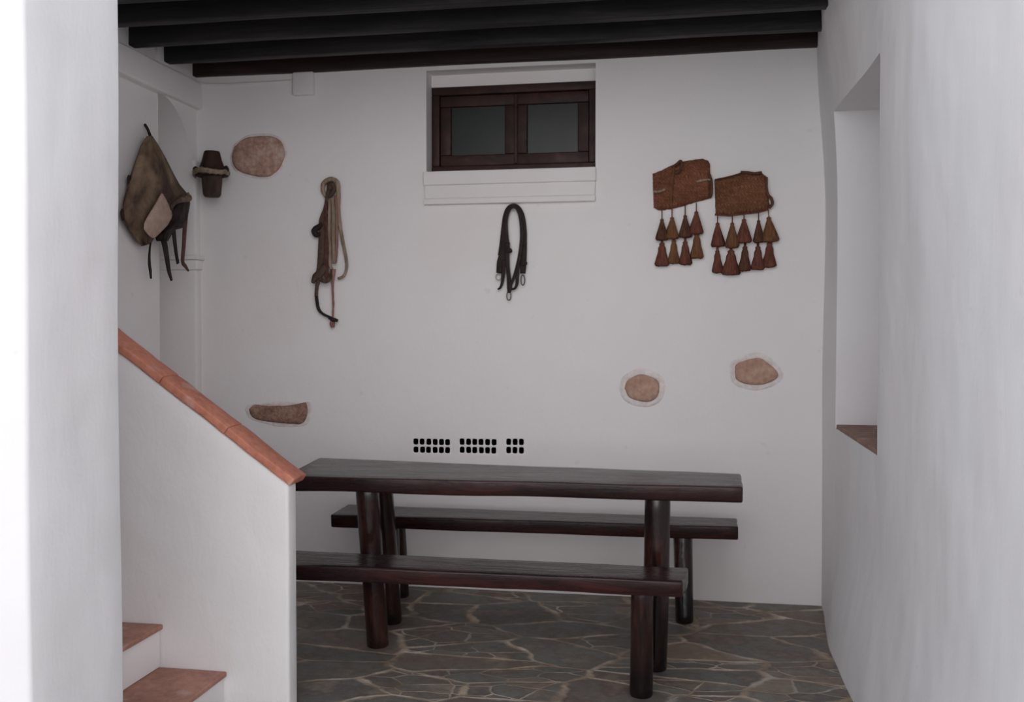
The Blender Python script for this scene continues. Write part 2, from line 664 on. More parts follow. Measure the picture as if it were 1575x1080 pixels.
# the unlit room behind the window
back = struct('wall_back', bm, M['plaster'], 'whitewashed back wall', shade=True, auto=40, recalc=False)

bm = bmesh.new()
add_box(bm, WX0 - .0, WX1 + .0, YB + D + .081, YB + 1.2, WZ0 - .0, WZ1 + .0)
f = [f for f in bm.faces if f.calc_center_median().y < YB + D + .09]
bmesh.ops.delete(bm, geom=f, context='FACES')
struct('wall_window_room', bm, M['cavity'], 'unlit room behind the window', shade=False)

# moulded sill under the window
bm = bmesh.new()
add_box(bm, WX0 - .012, WX1 + .004, YB - .026, YB + .05, 2.084, 2.155)
add_box(bm, WX0 - .006, WX1 - .0, YB - .020, YB + .05, 2.016, 2.0845)
add_box(bm, WX0 - .010, WX1 + .002, YB - .025, YB + .05, 1.985, 2.0165)
struct('trim_1', bm, M['plaster'], 'moulded white sill under the window', bevel=.006)
# vents
def vent(x0, x1, z0, z1, n, root):
    bm = bmesh.new()
    dz, dx = (z1 - z0) / 2, (x1 - x0) / n
    K = 16
    for i in range(n):
        for j in range(2):
            cx, cz = x0 + dx * (i + .5), z0 + dz * (j + .5)
            hw, hh = dx * .39, dz * .39
            jit = RND.uniform(-.0012, .0012)
            sq, o1, o2 = [], [], []
            for k in range(K):
                a = 2 * math.pi * k / K
                c, s = math.cos(a), math.sin(a)
                m = max(abs(c), abs(s))
                sq.append(bm.verts.new((cx + c / m * dx / 2, YB - .001, cz + s / m * dz / 2)))
                cc, ss = math.copysign(abs(c) ** .55, c), math.copysign(abs(s) ** .55, s)
                px_, pz_ = cx + jit + cc * hw * RND.uniform(.94, 1.04), cz + ss * hh * RND.uniform(.95, 1.03)
                o1.append(bm.verts.new((px_, YB + .001, pz_)))
                o2.append(bm.verts.new((px_, YB + .09, pz_)))
            for k in range(K):
                q = (k + 1) % K
                bm.faces.new((sq[k], sq[q], o1[q], o1[k])).material_index = 0
                bm.faces.new((o1[k], o1[q], o2[q], o2[k])).material_index = 1
            bm.faces.new(o2).material_index = 1
    # slim body edge so that the brick has depth inside the wall
    return obj('perforated_face', bm, [M['plaster'], M['vent_dark']], root, recalc=False, shade=False)


vl = ['vent brick with two rows of six dark holes, leftmost of three above table',
      'vent brick with two rows of six dark holes, middle of three above table',
      'short hollow vent brick with two rows of three dark holes, right of the other two']
for (x0, x1, z0, z1, n), lab in zip(vents, vl):
    o = vent(x0, x1, z0, z1, n, None)
    o.name = 'vent_brick'
    tag(o, lab, 'vent', 'vent bricks in the back wall')

# right wall: uneven, with a flared foot and a deep wall opening
OY0, OY1, OZ0, OZ1 = 3.565, 4.50, .905, 2.305


def right_fn(y, z):
    x = XR
    x -= .040 * smooth(1.9, 2.75, z) * smooth(3.7, 4.4, y) + .045 * smooth(2.33, 2.75, z) * smooth(3.5, 4.1, y) * smooth(4.9, 4.3, y)
    foot = smooth(.55, 0, z)
    x -= .055 * foot * smooth(4.95, 4.2, y)
    k = 1
    if OY0 - .02 < y < OY1 + .02 and OZ0 - .02 < z < OZ1 + .02:
        k = 0
    x += (.012 * nz((y, 1, z), 1.1, 8) + .006 * nz((y, 1, z * .4), 3.3, 2)) * (.3 + .7 * k)
    # old plaster step running down the wall in front of the opening
    x -= .010 * smooth(3.12 + .02 * math.sin(z * 2), 3.02, y) * smooth(1.1, 2.0, z)
    return (x, y, z)


bm = bmesh.new()
rh = [(OY0, OY1, OZ0, OZ1)]
grid_wall(bm, cuts(1.5, 5.0, .07, (OY0, OY1)), cuts(-.05, 4.2, .1, (OZ0, OZ1)), right_fn, rh)
OD = .42
def rp(y, z, d):
    p = right_fn(y, z)
    return (p[0] + d if d else p[0], p[1], p[2])
ring = [(y, OZ0) for y in cuts(OY0, OY1, .12)] + [(OY1, z) for z in cuts(OZ0, OZ1, .14)[1:]] + [(y, OZ1) for y in cuts(OY0, OY1, .12)[::-1][1:]] + [(OY0, z) for z in cuts(OZ0, OZ1, .14)[::-1][1:-1]]
A = [bm.verts.new(rp(y, z, 0)) for y, z in ring]
B = [bm.verts.new((XR + OD, y, z)) for y, z in ring]
for i in range(len(ring)):
    j = (i + 1) % len(ring)
    bm.faces.new((A[i], A[j], B[j], B[i]))
bm.faces.new(B)
bmesh.ops.remove_doubles(bm, verts=bm.verts[:], dist=.0005)
# end and outer face of the thick wall
vs = [bm.verts.new(p) for p in ((XR + .02, 1.5, -.05), (XR + .55, 1.5, -.05), (XR + .55, 1.5, 4.2), (XR + .02, 1.5, 4.2))]
bm.faces.new(vs)
vs = [bm.verts.new(p) for p in ((XR + .55, 1.5, -.05), (XR + .55, 5.0, -.05), (XR + .55, 5.0, 4.2), (XR + .55, 1.5, 4.2))]
bm.faces.new(vs)
struct('wall_right', bm, M['plaster_rough'], 'rough whitewashed right wall with a tall deep opening', auto=45)
# tile sill of the opening, two courses
sill = bpy.data.objects.new('trim_2', None); C.objects.link(sill)
sill.location = (XR, 4.0, OZ0)
sill['kind'] = 'structure'; sill['label'] = 'terracotta tiled sill of the opening in the right wall'
for k, (ya, yb) in enumerate(((OY0 + .003, 3.86), (3.864, 4.168), (4.172, OY1 - .003))):
    for (xa, xb) in ((XR + .002, XR + .20), (XR + .204, XR + OD - .002)):
        bm = bmesh.new()
        add_box(bm, xa - XR, xb - XR, ya - 4, yb - 4, 0.0, .018, (3, 3, 1))
        obj('sill_tile', bm, M['sill_tile'], sill, bevel=.003)

# left wall with band under the beams and an arched recess in the far corner
RY = 4.53
bm = bmesh.new()


def left_fn(y, z):
    return (XL + .008 * nz((y, 2, z), 1.4, 5), y, z)


grid_wall(bm, cuts(2.40, RY, .1), cuts(-.05, 3.0, .1), left_fn)
# near jamb of the recess and recess back
for (p, q) in ((((XL, RY), (XL - .3, RY))), (((XL - .3, RY), (XL - .3, YB + .02)))):
    vs = [bm.verts.new((p[0], p[1], -.05)), bm.verts.new((q[0], q[1], -.05)), bm.verts.new((q[0], q[1], 3)), bm.verts.new((p[0], p[1], 3))]
    bm.faces.new(vs)
struct('wall_left', bm, M['plaster'], 'whitewashed left wall beyond the stairs', auto=40, recalc=False)

# arch fillet above the recess
bm = bmesh.new()
prof = []
for k in range(15):
    a = math.pi / 2 * k / 14
    prof.append((4.85 - .34 * (1 - math.cos(a)), 2.19 + .34 * math.sin(a)))
prof = [(4.93, 2.19)] + prof + [(RY - .02, 2.53), (RY - .02, 2.86), (4.93, 2.86)]
A = [bm.verts.new((XL - .29, y, z)) for y, z in prof]
B = [bm.verts.new((XL + .012, y, z)) for y, z in prof]
bm.faces.new(A); bm.faces.new(B)
for i in range(len(prof)):
    j = (i + 1) % len(prof)
    bm.faces.new((A[i], A[j], B[j], B[i]))
struct('trim_3', bm, M['plaster'], 'small plaster arch in the back left corner', auto=30)
# pilaster with impost under the arch
bm = bmesh.new()
add_box(bm, XL - .29, XL + .028, 4.852, 4.92, 0, 2.25, (1, 1, 12))
struct('trim_4', bm, M['plaster'], 'shallow white pilaster in the back left corner', bevel=.012)
bm = bmesh.new()
add_box(bm, XL - .28, XL + .052, 4.826, 4.93, 1.715, 1.742)
add_box(bm, XL - .28, XL + .040, 4.838, 4.93, 1.662, 1.715)
struct('trim_5', bm, M['plaster'], 'small white impost moulding on the corner pilaster', bevel=.006)
# band running under the beams on the left wall
bm = bmesh.new()
add_box(bm, XL - .2, XL + .045, 2.42, YB + .02, 2.525, 2.668, (1, 26, 1))
for v in bm.verts:
    v.co.z += .006 * nz(v.co, 2.5, 4)
struct('trim_6', bm, M['plaster'], 'white plaster band along the left wall under the beams', bevel=.014)

# plank ceiling
bm = bmesh.new()
y = 3.2
while y < 4.95:
    add_box(bm, -2.8, .9, y, min(y + .148, 4.99), ZC, ZC + .03)
    y += .15
struct('ceiling', bm, M['beam'], 'dark plank ceiling above the beams', shade=False)

# near wall on the left (its end is seen) and the wall over the porch opening
bm = bmesh.new()
vs, fs = add_box(bm, -4.5, -1.500, 2.03, 2.415, -.03, 4.2, (20, 4, 30))
for v in vs:
    v.co.x += .010 * nz(v.co, 1.2, 9) if v.co.x > -1.6 else 0
    v.co.y += .008 * nz(v.co, 1.5, 11)
struct('wall_front', bm, M['plaster_rough'], 'thick white wall end standing in front of the stairs', bevel=.012)
# stair parapet
PY0, PY1 = 3.20, 3.278
PXE = -1.357


def cap_z(x):
    return .805 + (PXE - x) * .716


bm = bmesh.new()
n = 16
xs = [PXE - 1.235 * i / n for i in range(n + 1)]
rows = 14
F, Bk = [], []
for x in xs:
    F.append([bm.verts.new((x + (.02 * (1 - j / rows) - .0) * 0, PY0 + .003 * nz((x, 0, j * .1), 2, 3), cap_z(x) * j / rows)) for j in range(rows + 1)])
    Bk.append([bm.verts.new((x, PY1, cap_z(x) * j / rows)) for j in range(rows + 1)])
for i in range(n):
    for j in range(rows):
        bm.faces.new((F[i][j], F[i + 1][j], F[i + 1][j + 1], F[i][j + 1]))
        bm.faces.new((Bk[i][j], Bk[i + 1][j], Bk[i + 1][j + 1], Bk[i][j + 1]))
    bm.faces.new((F[i][rows], F[i + 1][rows], Bk[i + 1][rows], Bk[i][rows]))
    bm.faces.new((F[i][0], F[i + 1][0], Bk[i + 1][0], Bk[i][0]))
for i in (0, n):
    for j in range(rows):
        bm.faces.new((F[i][j], F[i][j + 1], Bk[i][j + 1], Bk[i][j]))
struct('wall_stairs', bm, M['plaster_stairs'], 'sloping white parapet wall beside the stairs', bevel=.012)

# terracotta coping
cop = empty('tile_coping', (PXE, (PY0 + PY1) / 2, .80), 'sloping terracotta tile coping on the white stair parapet', 'coping')
sl = math.atan(.716)
ux, uz = -math.cos(sl), math.sin(sl)
L0, tl = -.010, .303
for k in range(5):
    a, b = L0 + k * tl, L0 + (k + 1) * tl - .0015
    bm = bmesh.new()
    vs, fs = add_box(bm, a, b, PY0 - .008, PY1 + .032, 0.003, .029, (6, 5, 2))
    for v in vs:
        l, yy, h = v.co
        fy = (yy - (PY0 + PY1 + .023) / 2) / .065
        h2 = h + (.007 * (1 - fy * fy) if h > .01 else 0) + .004 * nz((l, yy, h), 9, k) + RND.uniform(-.0008, .0008)
        yy2 = yy + .003 * nz((l, yy, h), 7, k + 4)
        base = Vector((PXE, 0, cap_z(PXE)))
        p = base + Vector((ux, 0, uz)) * l + Vector((math.sin(sl), 0, math.cos(sl))) * h2
        v.co = (p.x, yy2, p.z)
    obj('coping_tile', bm, M['coping'], cop, bevel=.004)
fix_parent(cop)

# stairs
st = empty('staircase', (-1.6, 2.8, 0), 'white staircase with terracotta treads rising behind the near wall', 'stairs')
rise, going = .155, .243
for k in range(4):
    z1 = .118 + rise * k
    xn = -1.600 - going * k
    bm = bmesh.new()
    add_box(bm, -2.585, xn, 2.428, PY0 - .004, 0 if k == 0 else z1 - rise + .0185, z1 - .001)
    obj('riser', bm, M['plaster_stairs'], st, bevel=.004)
    bm = bmesh.new()
    vs, fs = add_box(bm, xn - going - .02, xn + .012, 2.428, PY0 - .004, z1, z1 + .018, (2, 6, 1))
    for v in vs:
        v.co.z += .0015 * nz(v.co, 6, k)
    obj('tread', bm, M['tread'], st, bevel=.004)
fix_parent(st)

# ------------------------------------------------------------------ ceiling beams
bl = ['black wooden ceiling beam lying against the back wall, lowest in view',
      'black wooden ceiling beam, second from the back wall',
      'black wooden ceiling beam, third from the back wall',
      'black wooden ceiling beam, fourth from the back wall',
      'black wooden ceiling beam, fifth from the back wall, at the top edge of the photo',
     ]
for k, (y0, w) in enumerate(((4.860, .062), (4.570, .062), (4.270, .062), (3.975, .062), (3.685, .062))):
    bm = bmesh.new()
    vs, fs = add_box(bm, XL - .03, XR + (.02 if k else -.01) + .0, y0, y0 + w, 2.695, ZC - .002, (24, 1, 1))
    for v in vs:
        v.co.y += .005 * nz(v.co, 1.6, k)
        if v.co.z < 2.75:
            v.co.z += .006 * nz((v.co.x, k, 0), 1.3, k * 3)
    o = obj('ceiling_beam', bm, M['beam_warm' if k == 0 else 'beam'], None, bevel=.008)
    tag(o, bl[k], 'beam', 'ceiling beams')

# ------------------------------------------------------------------ window
wy = YB + D
win = bpy.data.objects.new('window_1', None); C.objects.link(win)
win.location = ((WX0 + WX1) / 2, wy, WZ0)
win['kind'] = 'structure'; win['label'] = 'brown wooden two-sash window high in the back wall'
FZ1 = 2.612


def frame_bm(x0, x1, z0, z1, y0, y1, w):
    bm = bmesh.new()
    add_box(bm, x0, x1, y0, y1, z0, z0 + w)
    add_box(bm, x0, x1, y0, y1, z1 - w, z1)
    add_box(bm, x0, x0 + w, y0, y1, z0 + w, z1 - w)
    add_box(bm, x1 - w, x1, y0, y1, z0 + w, z1 - w)
    return bm


obj('window_frame', frame_bm(WX0 + .001, WX1 - .001, WZ0 + .002, FZ1, wy, wy + .07, .042), M['window_wood'], win, bevel=.004)
xm = (WX0 + WX1) / 2 + .012
for x0, x1 in ((WX0 + .044, xm - .001), (xm + .001, WX1 - .044)):
    s_ = obj('sash', frame_bm(x0, x1, WZ0 + .045, FZ1 - .044, wy + .016, wy + .052, .058), M['window_wood'], win, bevel=.005)
    bm = bmesh.new()
    add_box(bm, x0 + .056, x1 - .056, wy + .034, wy + .038, WZ0 + .10, FZ1 - .10)
    obj('pane', bm, M['glass'], s_, shade=False)
bm = bmesh.new()
add_box(bm, xm - .009, xm + .009, wy + .006, wy + .020, WZ0 + .05, FZ1 - .05)
obj('cover_strip', bm, M['window_wood'], win, bevel=.003)
fix_parent(win)
# plaster panel above the frame
bm = bmesh.new()
add_box(bm, WX0 - .001, WX1 + .001, wy + .004, wy + .08, FZ1 + .001, WZ1 + .002)
struct('trim_7', bm, M['plaster'], 'plaster strip above the window frame', shade=False)

# ------------------------------------------------------------------ junction box and cable
p0, p1 = at_y(452.5, 113, YB), at_y(484.5, 147, YB)
bm = bmesh.new()
add_box(bm, p0.x, p1.x, YB - .030, YB + .012, p1.z, p0.z)
jb = obj('junction_box', bm, M['plastic'], None, bevel=.009)
tag(jb, 'small white painted junction box on the back wall under the beams', 'junction box')
bm = bmesh.new()
pts = [at_y(x, y, YB - .006) for x, y in ((300, 125), (318, 129.5), (345, 130), (380, 128), (415, 126.5), (453, 124))]
sweep(bm, pts, .006, .006, seg=8)
tag(obj('cable', bm, M['plastic']), 'thin white painted cable running left from the junction box', 'cable')

# ------------------------------------------------------------------ stones set in the wall
def wall_stone(outline, mat, label, bulge=.02, rim=1.18):
    """outline in photo pixels (clockwise) on the back wall, domed stone in a lime bed"""
    pts = [at_y(x, y, YB) for x, y in outline]
    c = sum(pts, Vector()) / len(pts)
    loop = catmull(pts + [pts[0]], 6)[:-1]
    n = len(loop)
    root = empty('wall_stone', (c.x, YB, c.z), label, 'stone', 'stones showing in the back wall')
    bm = bmesh.new()
    rings = []
    levels = [(1.0, .004), (1.0, -.45), (.93, -.8), (.8, -.95), (.55, -1.0), (.28, -1.02)]
    for s, h in levels:
        ring = []
        for i, p in enumerate(loop):
            q = c + (p - c) * s
            d = h * bulge if h < 0 else .02
            q = Vector((q.x, YB + d, q.z))
            if h < 0:
                q += Vector((nz(q, 30, 1) * .003, nz(q, 22, 2) * .007, nz(q, 30, 3) * .003))
            ring.append(bm.verts.new(q))
        rings.append(ring)
    for a, b in zip(rings, rings[1:]):
        for k in range(n):
            bm.faces.new((a[k], a[(k + 1) % n], b[(k + 1) % n], b[k]))
    bm.faces.new(rings[-1])
    bm.faces.new(rings[0])
    obj('stone_face', bm, mat, root)
    bm = bmesh.new()
    rings = []
    for s, h in ((.94, -.002), (1.03, .002), (1.03 + (rim - 1) * .5, .0045), (rim + .03, .002), (rim + .14, -.005)):
        ring = []
        for i, p in enumerate(loop):
            dirv = (p - c)
            L = dirv.length
            q = c + dirv * ((L + (s - 1) * .085) / L) * 1.0
            q += Vector((nz(p, 20, 5), 0, nz(p, 20, 6))) * .004
            ring.append(bm.verts.new((q.x, YB - h, q.z)))
        rings.append(ring)
    for a, b in zip(rings, rings[1:]):
        for k in range(n):
            bm.faces.new((a[k], a[(k + 1) % n], b[(k + 1) % n], b[k]))
    obj('lime_rim', bm, M['lime'], root)
    fix_parent(root)


wall_stone([(362, 226), (380, 213), (402, 210), (426, 213), (437, 228), (437, 244), (428, 262), (412, 272), (388, 270), (365, 260), (358, 243)],
           M['rock_rose'], 'large rosy oval stone set high in the wall left of the window', .028, 1.12)
wall_stone([(384, 630), (392, 623), (410, 624), (440, 624), (462, 621), (471, 620), (473, 634), (468, 649), (455, 652), (430, 650), (405, 647), (389, 641)],
           M['rock_brown'], 'long narrow brown stone set in the wall above the stair coping', .022, 1.25)
wall_stone([(961, 597), (966, 585), (984, 576), (1002, 580), (1013, 588), (1012, 606), (1003, 616), (985, 617), (968, 611)],
           M['rock_tan'], 'small round tan stone set in the wall above the table', .020, 1.25)
wall_stone([(1130, 571), (1133, 560), (1152, 553), (1168, 551), (1183, 560), (1196, 574), (1190, 585), (1168, 592), (1145, 590), (1132, 583)],
           M['rock_tan'], 'smooth tan oval stone in the wall, rightmost, above the table end', .020, 1.25)

# ------------------------------------------------------------------ table and benches
def slab(bl_, br, fr, fl, z0, z1, seed, mat, name, parent, n=36, m=6):
    bm = bmesh.new()
    T, Bt = [], []
    for i in range(n + 1):
        s = i / n
        rt, rb = [], []
        back, front = Vector(bl_).lerp(Vector(br), s), Vector(fl).lerp(Vector(fr), s)
        for j in range(m + 1):
            t = j / m
            p = front.lerp(back, t)
            e = .006 * nz((p.x, j // m, 0), 4, seed + (3 if j > m / 2 else 0)) + .003 * nz((p.x, 0, 0), 13, seed)
            py = p.y + e * (1 if j in (0, m) else 0)
            end = .004 * nz((0, p.y, 0), 9, seed) if i in (0, n) else 0
            rt.append(bm.verts.new((p.x + end, py, z1 + .0025 * nz((p.x, p.y, 0), 3, seed))))
            rb.append(bm.verts.new((p.x + end, py + (.006 if j == 0 else 0), z0 + .005 * nz((p.x, p.y, 1), 3, seed))))
        T.append(rt); Bt.append(rb)
    for i in range(n):
        for j in range(m):
            bm.faces.new((T[i][j], T[i + 1][j], T[i + 1][j + 1], T[i][j + 1]))
            bm.faces.new((Bt[i][j], Bt[i + 1][j], Bt[i + 1][j + 1], Bt[i][j + 1]))
        for j in (0, m):
            bm.faces.new((T[i][j], T[i + 1][j], Bt[i + 1][j], Bt[i][j]))
    for j in range(m):
        for i in (0, n):
            bm.faces.new((T[i][j], T[i][j + 1], Bt[i][j + 1], Bt[i][j]))
    return obj(name, bm, mat, parent, bevel=.007)


def log(p0, p1, r0, r1, seed, parent):
    bm = bmesh.new()
    p0, p1 = Vector(p0), Vector(p1)
    H = (p1 - p0).length
    prof = [(r0 * .90, 0), (r0, .008)] + [(r0 + (r1 - r0) * i / 12, H * i / 12) for i in range(1, 12)] + [(r1, H - .004), (r1 * .97, H)]
    lathe(bm, prof, p0, p1 - p0, 24, wob=lambda a, h: .05 * nz((math.cos(a) + seed, math.sin(a), h * 2), 1.6, seed) + .012 * math.sin(a * 5 + seed + h * 3))
    return obj('leg', bm, M['leg_wood'], parent, auto=50)


ZT = .750
tb = empty('wooden_table', (-.70, 4.0, 0), 'long dark varnished plank table on log legs between two benches', 'table')
slab((-1.665, 4.285), (.232, 4.115), (.222, 3.765), (-1.60, 3.725), ZT - .062, ZT, 1, M['table_wood'], 'tabletop', tb)
# stout cross battens under the top carry the legs
log((-1.276, 3.955, 0), (-1.303, 3.90, ZT - .060), .046, .048, 2, tb)
log((-1.315, 4.285, 0), (-1.330, 4.17, ZT - .060), .047, .049, 5, tb)
log((-.110, 3.875, 0), (-.098, 3.85, ZT - .060), .049, .050, 8, tb)
log((-.118, 4.14, 0), (-.105, 4.04, ZT - .060), .046, .047, 11, tb)
fix_parent(tb)

fb = empty('wooden_bench', (-.9, 3.6, 0), 'dark rustic plank bench in front of the table, reaching behind the stair parapet', 'bench', 'rustic benches at the table')
slab((-1.95, 3.735), (.020, 3.705), (.000, 3.495), (-1.95, 3.485), .392, .450, 21, M['table_wood'], 'seat', fb)
log((-.150, 3.585, 0), (-.146, 3.555, .394), .042, .040, 14, fb)
log((-.152, 3.690, 0), (-.150, 3.655, .394), .040, .040, 17, fb)
log((-1.66, 3.56, 0), (-1.66, 3.545, .394), .042, .040, 19, fb)
log((-1.65, 3.70, 0), (-1.655, 3.665, .394), .040, .040, 23, fb)
fix_parent(fb)

bb = empty('wooden_bench', (-.75, 4.6, 0), 'dark rustic plank bench behind the table against the back wall', 'bench', 'rustic benches at the table')
slab((-1.69, 4.745), (.250, 4.710), (.246, 4.505), (-1.675, 4.460), .388, .450, 31, M['table_wood'], 'seat', bb)
log((.008, 4.515, 0), (-.002, 4.56, .390), .040, .045, 25, bb)
log((.006, 4.70, 0), (.000, 4.66, .390), .038, .040, 27, bb)
log((-1.385, 4.52, 0), (-1.405, 4.55, .390), .040, .043, 29, bb)
log((-1.395, 4.71, 0), (-1.405, 4.67, .390), .038, .040, 33, bb)
fix_parent(bb)

# ------------------------------------------------------------------ hide bag on the left wall
def L2(zx, zy, X):      # photo detail (zoom of the bag) -> point at distance plane X
    return at_x(170 + zx / 3.857, 170 + zy / 3.857, X)


def patch(left, right, place, depth, n=40, m=18, thick=.006, dirv=Vector((1, 0, 0)), folds=None):
    """closed, thin-walled bulging sheet between two boundary polylines"""
    bm = bmesh.new()
    O, I = [], []
    for i in range(n + 1):
        s = i / n
        a, b = poly_sample(left, s), poly_sample(right, s)
        ro, ri = [], []
        for j in range(m + 1):
            t = j / m
            x, y = a[0] + (b[0] - a[0]) * t, a[1] + (b[1] - a[1]) * t
            d = depth(s, t)
            if folds:
                d += folds(s, t)
            p = place(x, y, d)
            ro.append(bm.verts.new(p))
            ri.append(bm.verts.new(p - dirv * (thick + (0 if j in (0, m) or i in (0, n) else .002))))
        O.append(ro); I.append(ri)
    for i in range(n):
        for j in range(m):
            bm.faces.new((O[i][j], O[i + 1][j], O[i + 1][j + 1], O[i][j + 1]))
            bm.faces.new((I[i][j], I[i + 1][j], I[i + 1][j + 1], I[i][j + 1]))
        for j in (0, m):
            bm.faces.new((O[i][j], O[i + 1][j], I[i + 1][j], I[i][j]))
    for j in range(m):
        for i in (0, n):
            bm.faces.new((O[i][j], O[i][j + 1], I[i][j + 1], I[i][j]))
    return bm


bag_c = L2(250, 150, XL + .03)
bag = empty('saddle_bag', bag_c, 'rough tan hide saddle bag with dark hanging straps on the left wall', 'saddle bag')
XW = XL + .028
pl = lambda x, y, d=0: L2(x, y, XW + d)
left_b = [(222, 150), (188, 205), (158, 290), (128, 380), (98, 480), (78, 560), (80, 640), (125, 722), (190, 805)]
right_b = [(250, 152), (285, 205), (330, 285), (372, 370), (410, 440), (462, 500), (400, 545), (330, 640), (240, 790)]
obj('bag_body', patch(left_b, right_b, pl, lambda s, t: .010 + .075 * math.sin(math.pi * t) ** .7 * math.sin(math.pi * min(1, s * .92 + .06)) ** .8,
    folds=lambda s, t: .016 * math.sin(t * 9 + s * 2.5) * s + .012 * nz((t * 3, s * 4, 0), 1.3, 2) - .022 * math.exp(-((t - .55 - .25 * (s - .5)) / .10) ** 2) * smooth(.35, .6, s)), M['burlap'], bag)
fl_l = [(305, 492), (275, 545), (235, 610), (205, 665), (203, 705), (235, 745), (255, 757)]
fl_r = [(312, 495), (338, 540), (362, 590), (368, 630), (340, 680), (300, 722), (262, 757)]
obj('lining_flap', patch(fl_l, fl_r, pl, lambda s, t: .090 + .02 * math.sin(math.pi * t) * math.sin(math.pi * s), n=20, m=12), M['canvas'], bag)
mo_l = [(400, 530), (368, 565), (358, 605), (370, 640), (345, 680), (295, 742), (306, 775)]  # dark leather and the opening's shade, put into one dark sheet
mo_r = [(468, 515), (472, 555), (466, 592), (455, 640), (432, 695), (375, 712), (342, 775)]
obj('bag_mouth', patch(mo_l, mo_r, pl, lambda s, t: .062 + .02 * math.sin(math.pi * t), n=22, m=10, thick=.03,
    folds=lambda s, t: .012 * nz((t * 5, s * 6, 0), 1.5, 7)), M['leather_dark'], bag)
# rolled lip of the mouth
bm = bmesh.new()
sweep(bm, [L2(x, y, XW + d) for x, y, d in ((455, 490, .06), (470, 522, .075), (425, 530, .095), (390, 542, .10), (366, 565, .10), (358, 590, .092))], [.010, .014, .013, .009, .004], .010, normal=(1, 0, 0), rough=.003)
obj('bag_lip', bm, M['burlap'], bag)
dpt = .055
for path, w, mt in (([(306, 735), (322, 800), (335, 880), (346, 950), (362, 1008)], [.022, .023, .020, .017, .013, .006], 'leather_dark'),
                    ([(372, 690), (380, 770), (388, 840), (400, 908)], [.018, .015, .012, .010], 'leather_dark'),
                    ([(448, 600), (440, 700), (434, 800), (428, 895), (445, 925), (462, 952)], [.020, .017, .015, .013, .010, .004], 'leather_red'),
                    ([(238, 785), (232, 830), (230, 900), (236, 950), (240, 998)], [.003, .004, .009, .009, .004], 'leather_dark')):
    bm = bmesh.new()
    sweep(bm, [L2(x, y, XW + dpt + .008 * nz((x * .1, y * .1, 0), .3)) for x, y in path], w, .004, normal=(1, 0, 0), square=True, seg=12)
    obj('strap', bm, M[mt], bag)
bm = bmesh.new()
sweep(bm, [L2(x, y, XL + d) for x, y, d in ((240, 165, .045), (232, 140, .04), (220, 110, .03), (206, 86, .004))], [.010, .009, .009, .008], .007, normal=(1, 0, 0), rough=.001)
obj('hanging_loop', bm, M['leather_dark'], bag)
for zx, zy, r in ((112, 410, .017), (76, 618, .020)):
    bm = bmesh.new()
    c = L2(zx, zy, XW + .012)
    bmesh.ops.create_icosphere(bm, subdivisions=3, radius=r)
    for v in bm.verts:
        v.co = c + Vector((v.co.x * .6, v.co.y * .8, v.co.z * 1.35)) * (1 + .25 * nz(v.co, 60))
    obj('side_knot', bm, M['leather_dark'], bag)
fix_parent(bag)

# ------------------------------------------------------------------ hub-like wooden piece in the corner
hc = at_y(326, 267, 4.79)
hub = empty('wooden_wall_ornament', hc, 'dark wooden block with a pale band round its middle, beside the rosy oval stone', 'wooden ornament')
s_ = hc.y / .93 / F_PX * 1.0     # metres per pixel there
def Z(y): return at_y(326, y, 4.79).z
bm = bmesh.new()
lathe(bm, [(.006, Z(233) + .001), (11 * s_, Z(233)), (12 * s_, Z(236)), (14.5 * s_, Z(247)), (18 * s_, Z(257)), (18.5 * s_, Z(262)), (16 * s_, Z(264))], (hc.x, hc.y, 0), seg=20,
      wob=lambda a, h: .04 * math.sin(a * 6))
obj('upper_block', bm, M['hub_wood'], hub, auto=45)
bm = bmesh.new()
lathe(bm, [(15 * s_, Z(268)), (15 * s_, Z(276)), (14 * s_, Z(290)), (13 * s_, Z(300)), (11 * s_, Z(303)), (.005, Z(303.5))], (hc.x, hc.y, 0), seg=20,
      wob=lambda a, h: .04 * math.sin(a * 5 + 1))
obj('lower_block', bm, M['hub_wood_low'], hub, auto=45)
bm = bmesh.new()
prof = []
for k in range(13):
    a = math.pi * 2 * k / 12
    prof.append((21 * s_ + 6 * s_ * math.cos(a), Z(266) + .021 * math.sin(a)))
lathe(bm, prof, (hc.x, hc.y, 0), seg=28, wob=lambda a, h: .05 * nz((math.cos(a) * 2, math.sin(a) * 2, h * 9), 2, 4) + .06 * math.cos(a * 2), sy=.82)
obj('wooden_ring', bm, M['hub_wood'], hub)
bm = bmesh.new()
ringp = [Vector((hc.x + 27.5 * s_ * math.cos(a), hc.y + 23 * s_ * math.sin(a), Z(268.5 + 3.0 * math.sin(a)) + .004 * math.cos(3 * a))) for a in [math.pi + math.pi * k / 12 for k in range(13)]]
sweep(bm, ringp, [.006, .012, .014, .012, .006], .006, normal=(0, 0, 1), rough=.003)
bm2 = bmesh.new()
sweep(bm2, ringp, [.006, .008, .010, .008, .006], [.014, .013, .015, .013, .014], normal=(0, 0, 1), rough=.005)
bm.free()
obj('pale_band', bm2, M['horn'], hub)
bm = bmesh.new()
for sx_ in (-1, 1):
    b2 = bmesh.new()
    c = Vector((hc.x + sx_ * 25 * s_, hc.y - .012, Z(262)))
    sweep(b2, [c + Vector((.008 * math.cos(q) * sx_, 0, .014 * math.sin(q))) for q in [math.pi * k / 5 - 1.2 for k in range(9)]], .007, .010, rough=.002)
    obj('lug', b2, M['hub_wood'], hub)
sweep(bm, [Vector((hc.x, hc.y, Z(262))), Vector((hc.x, 4.85, Z(262))), Vector((hc.x, YB + .01, Z(262)))], .008, .008, normal=(1, 0, 0))
obj('wall_peg', bm, M['iron'], hub)
fix_parent(hub)

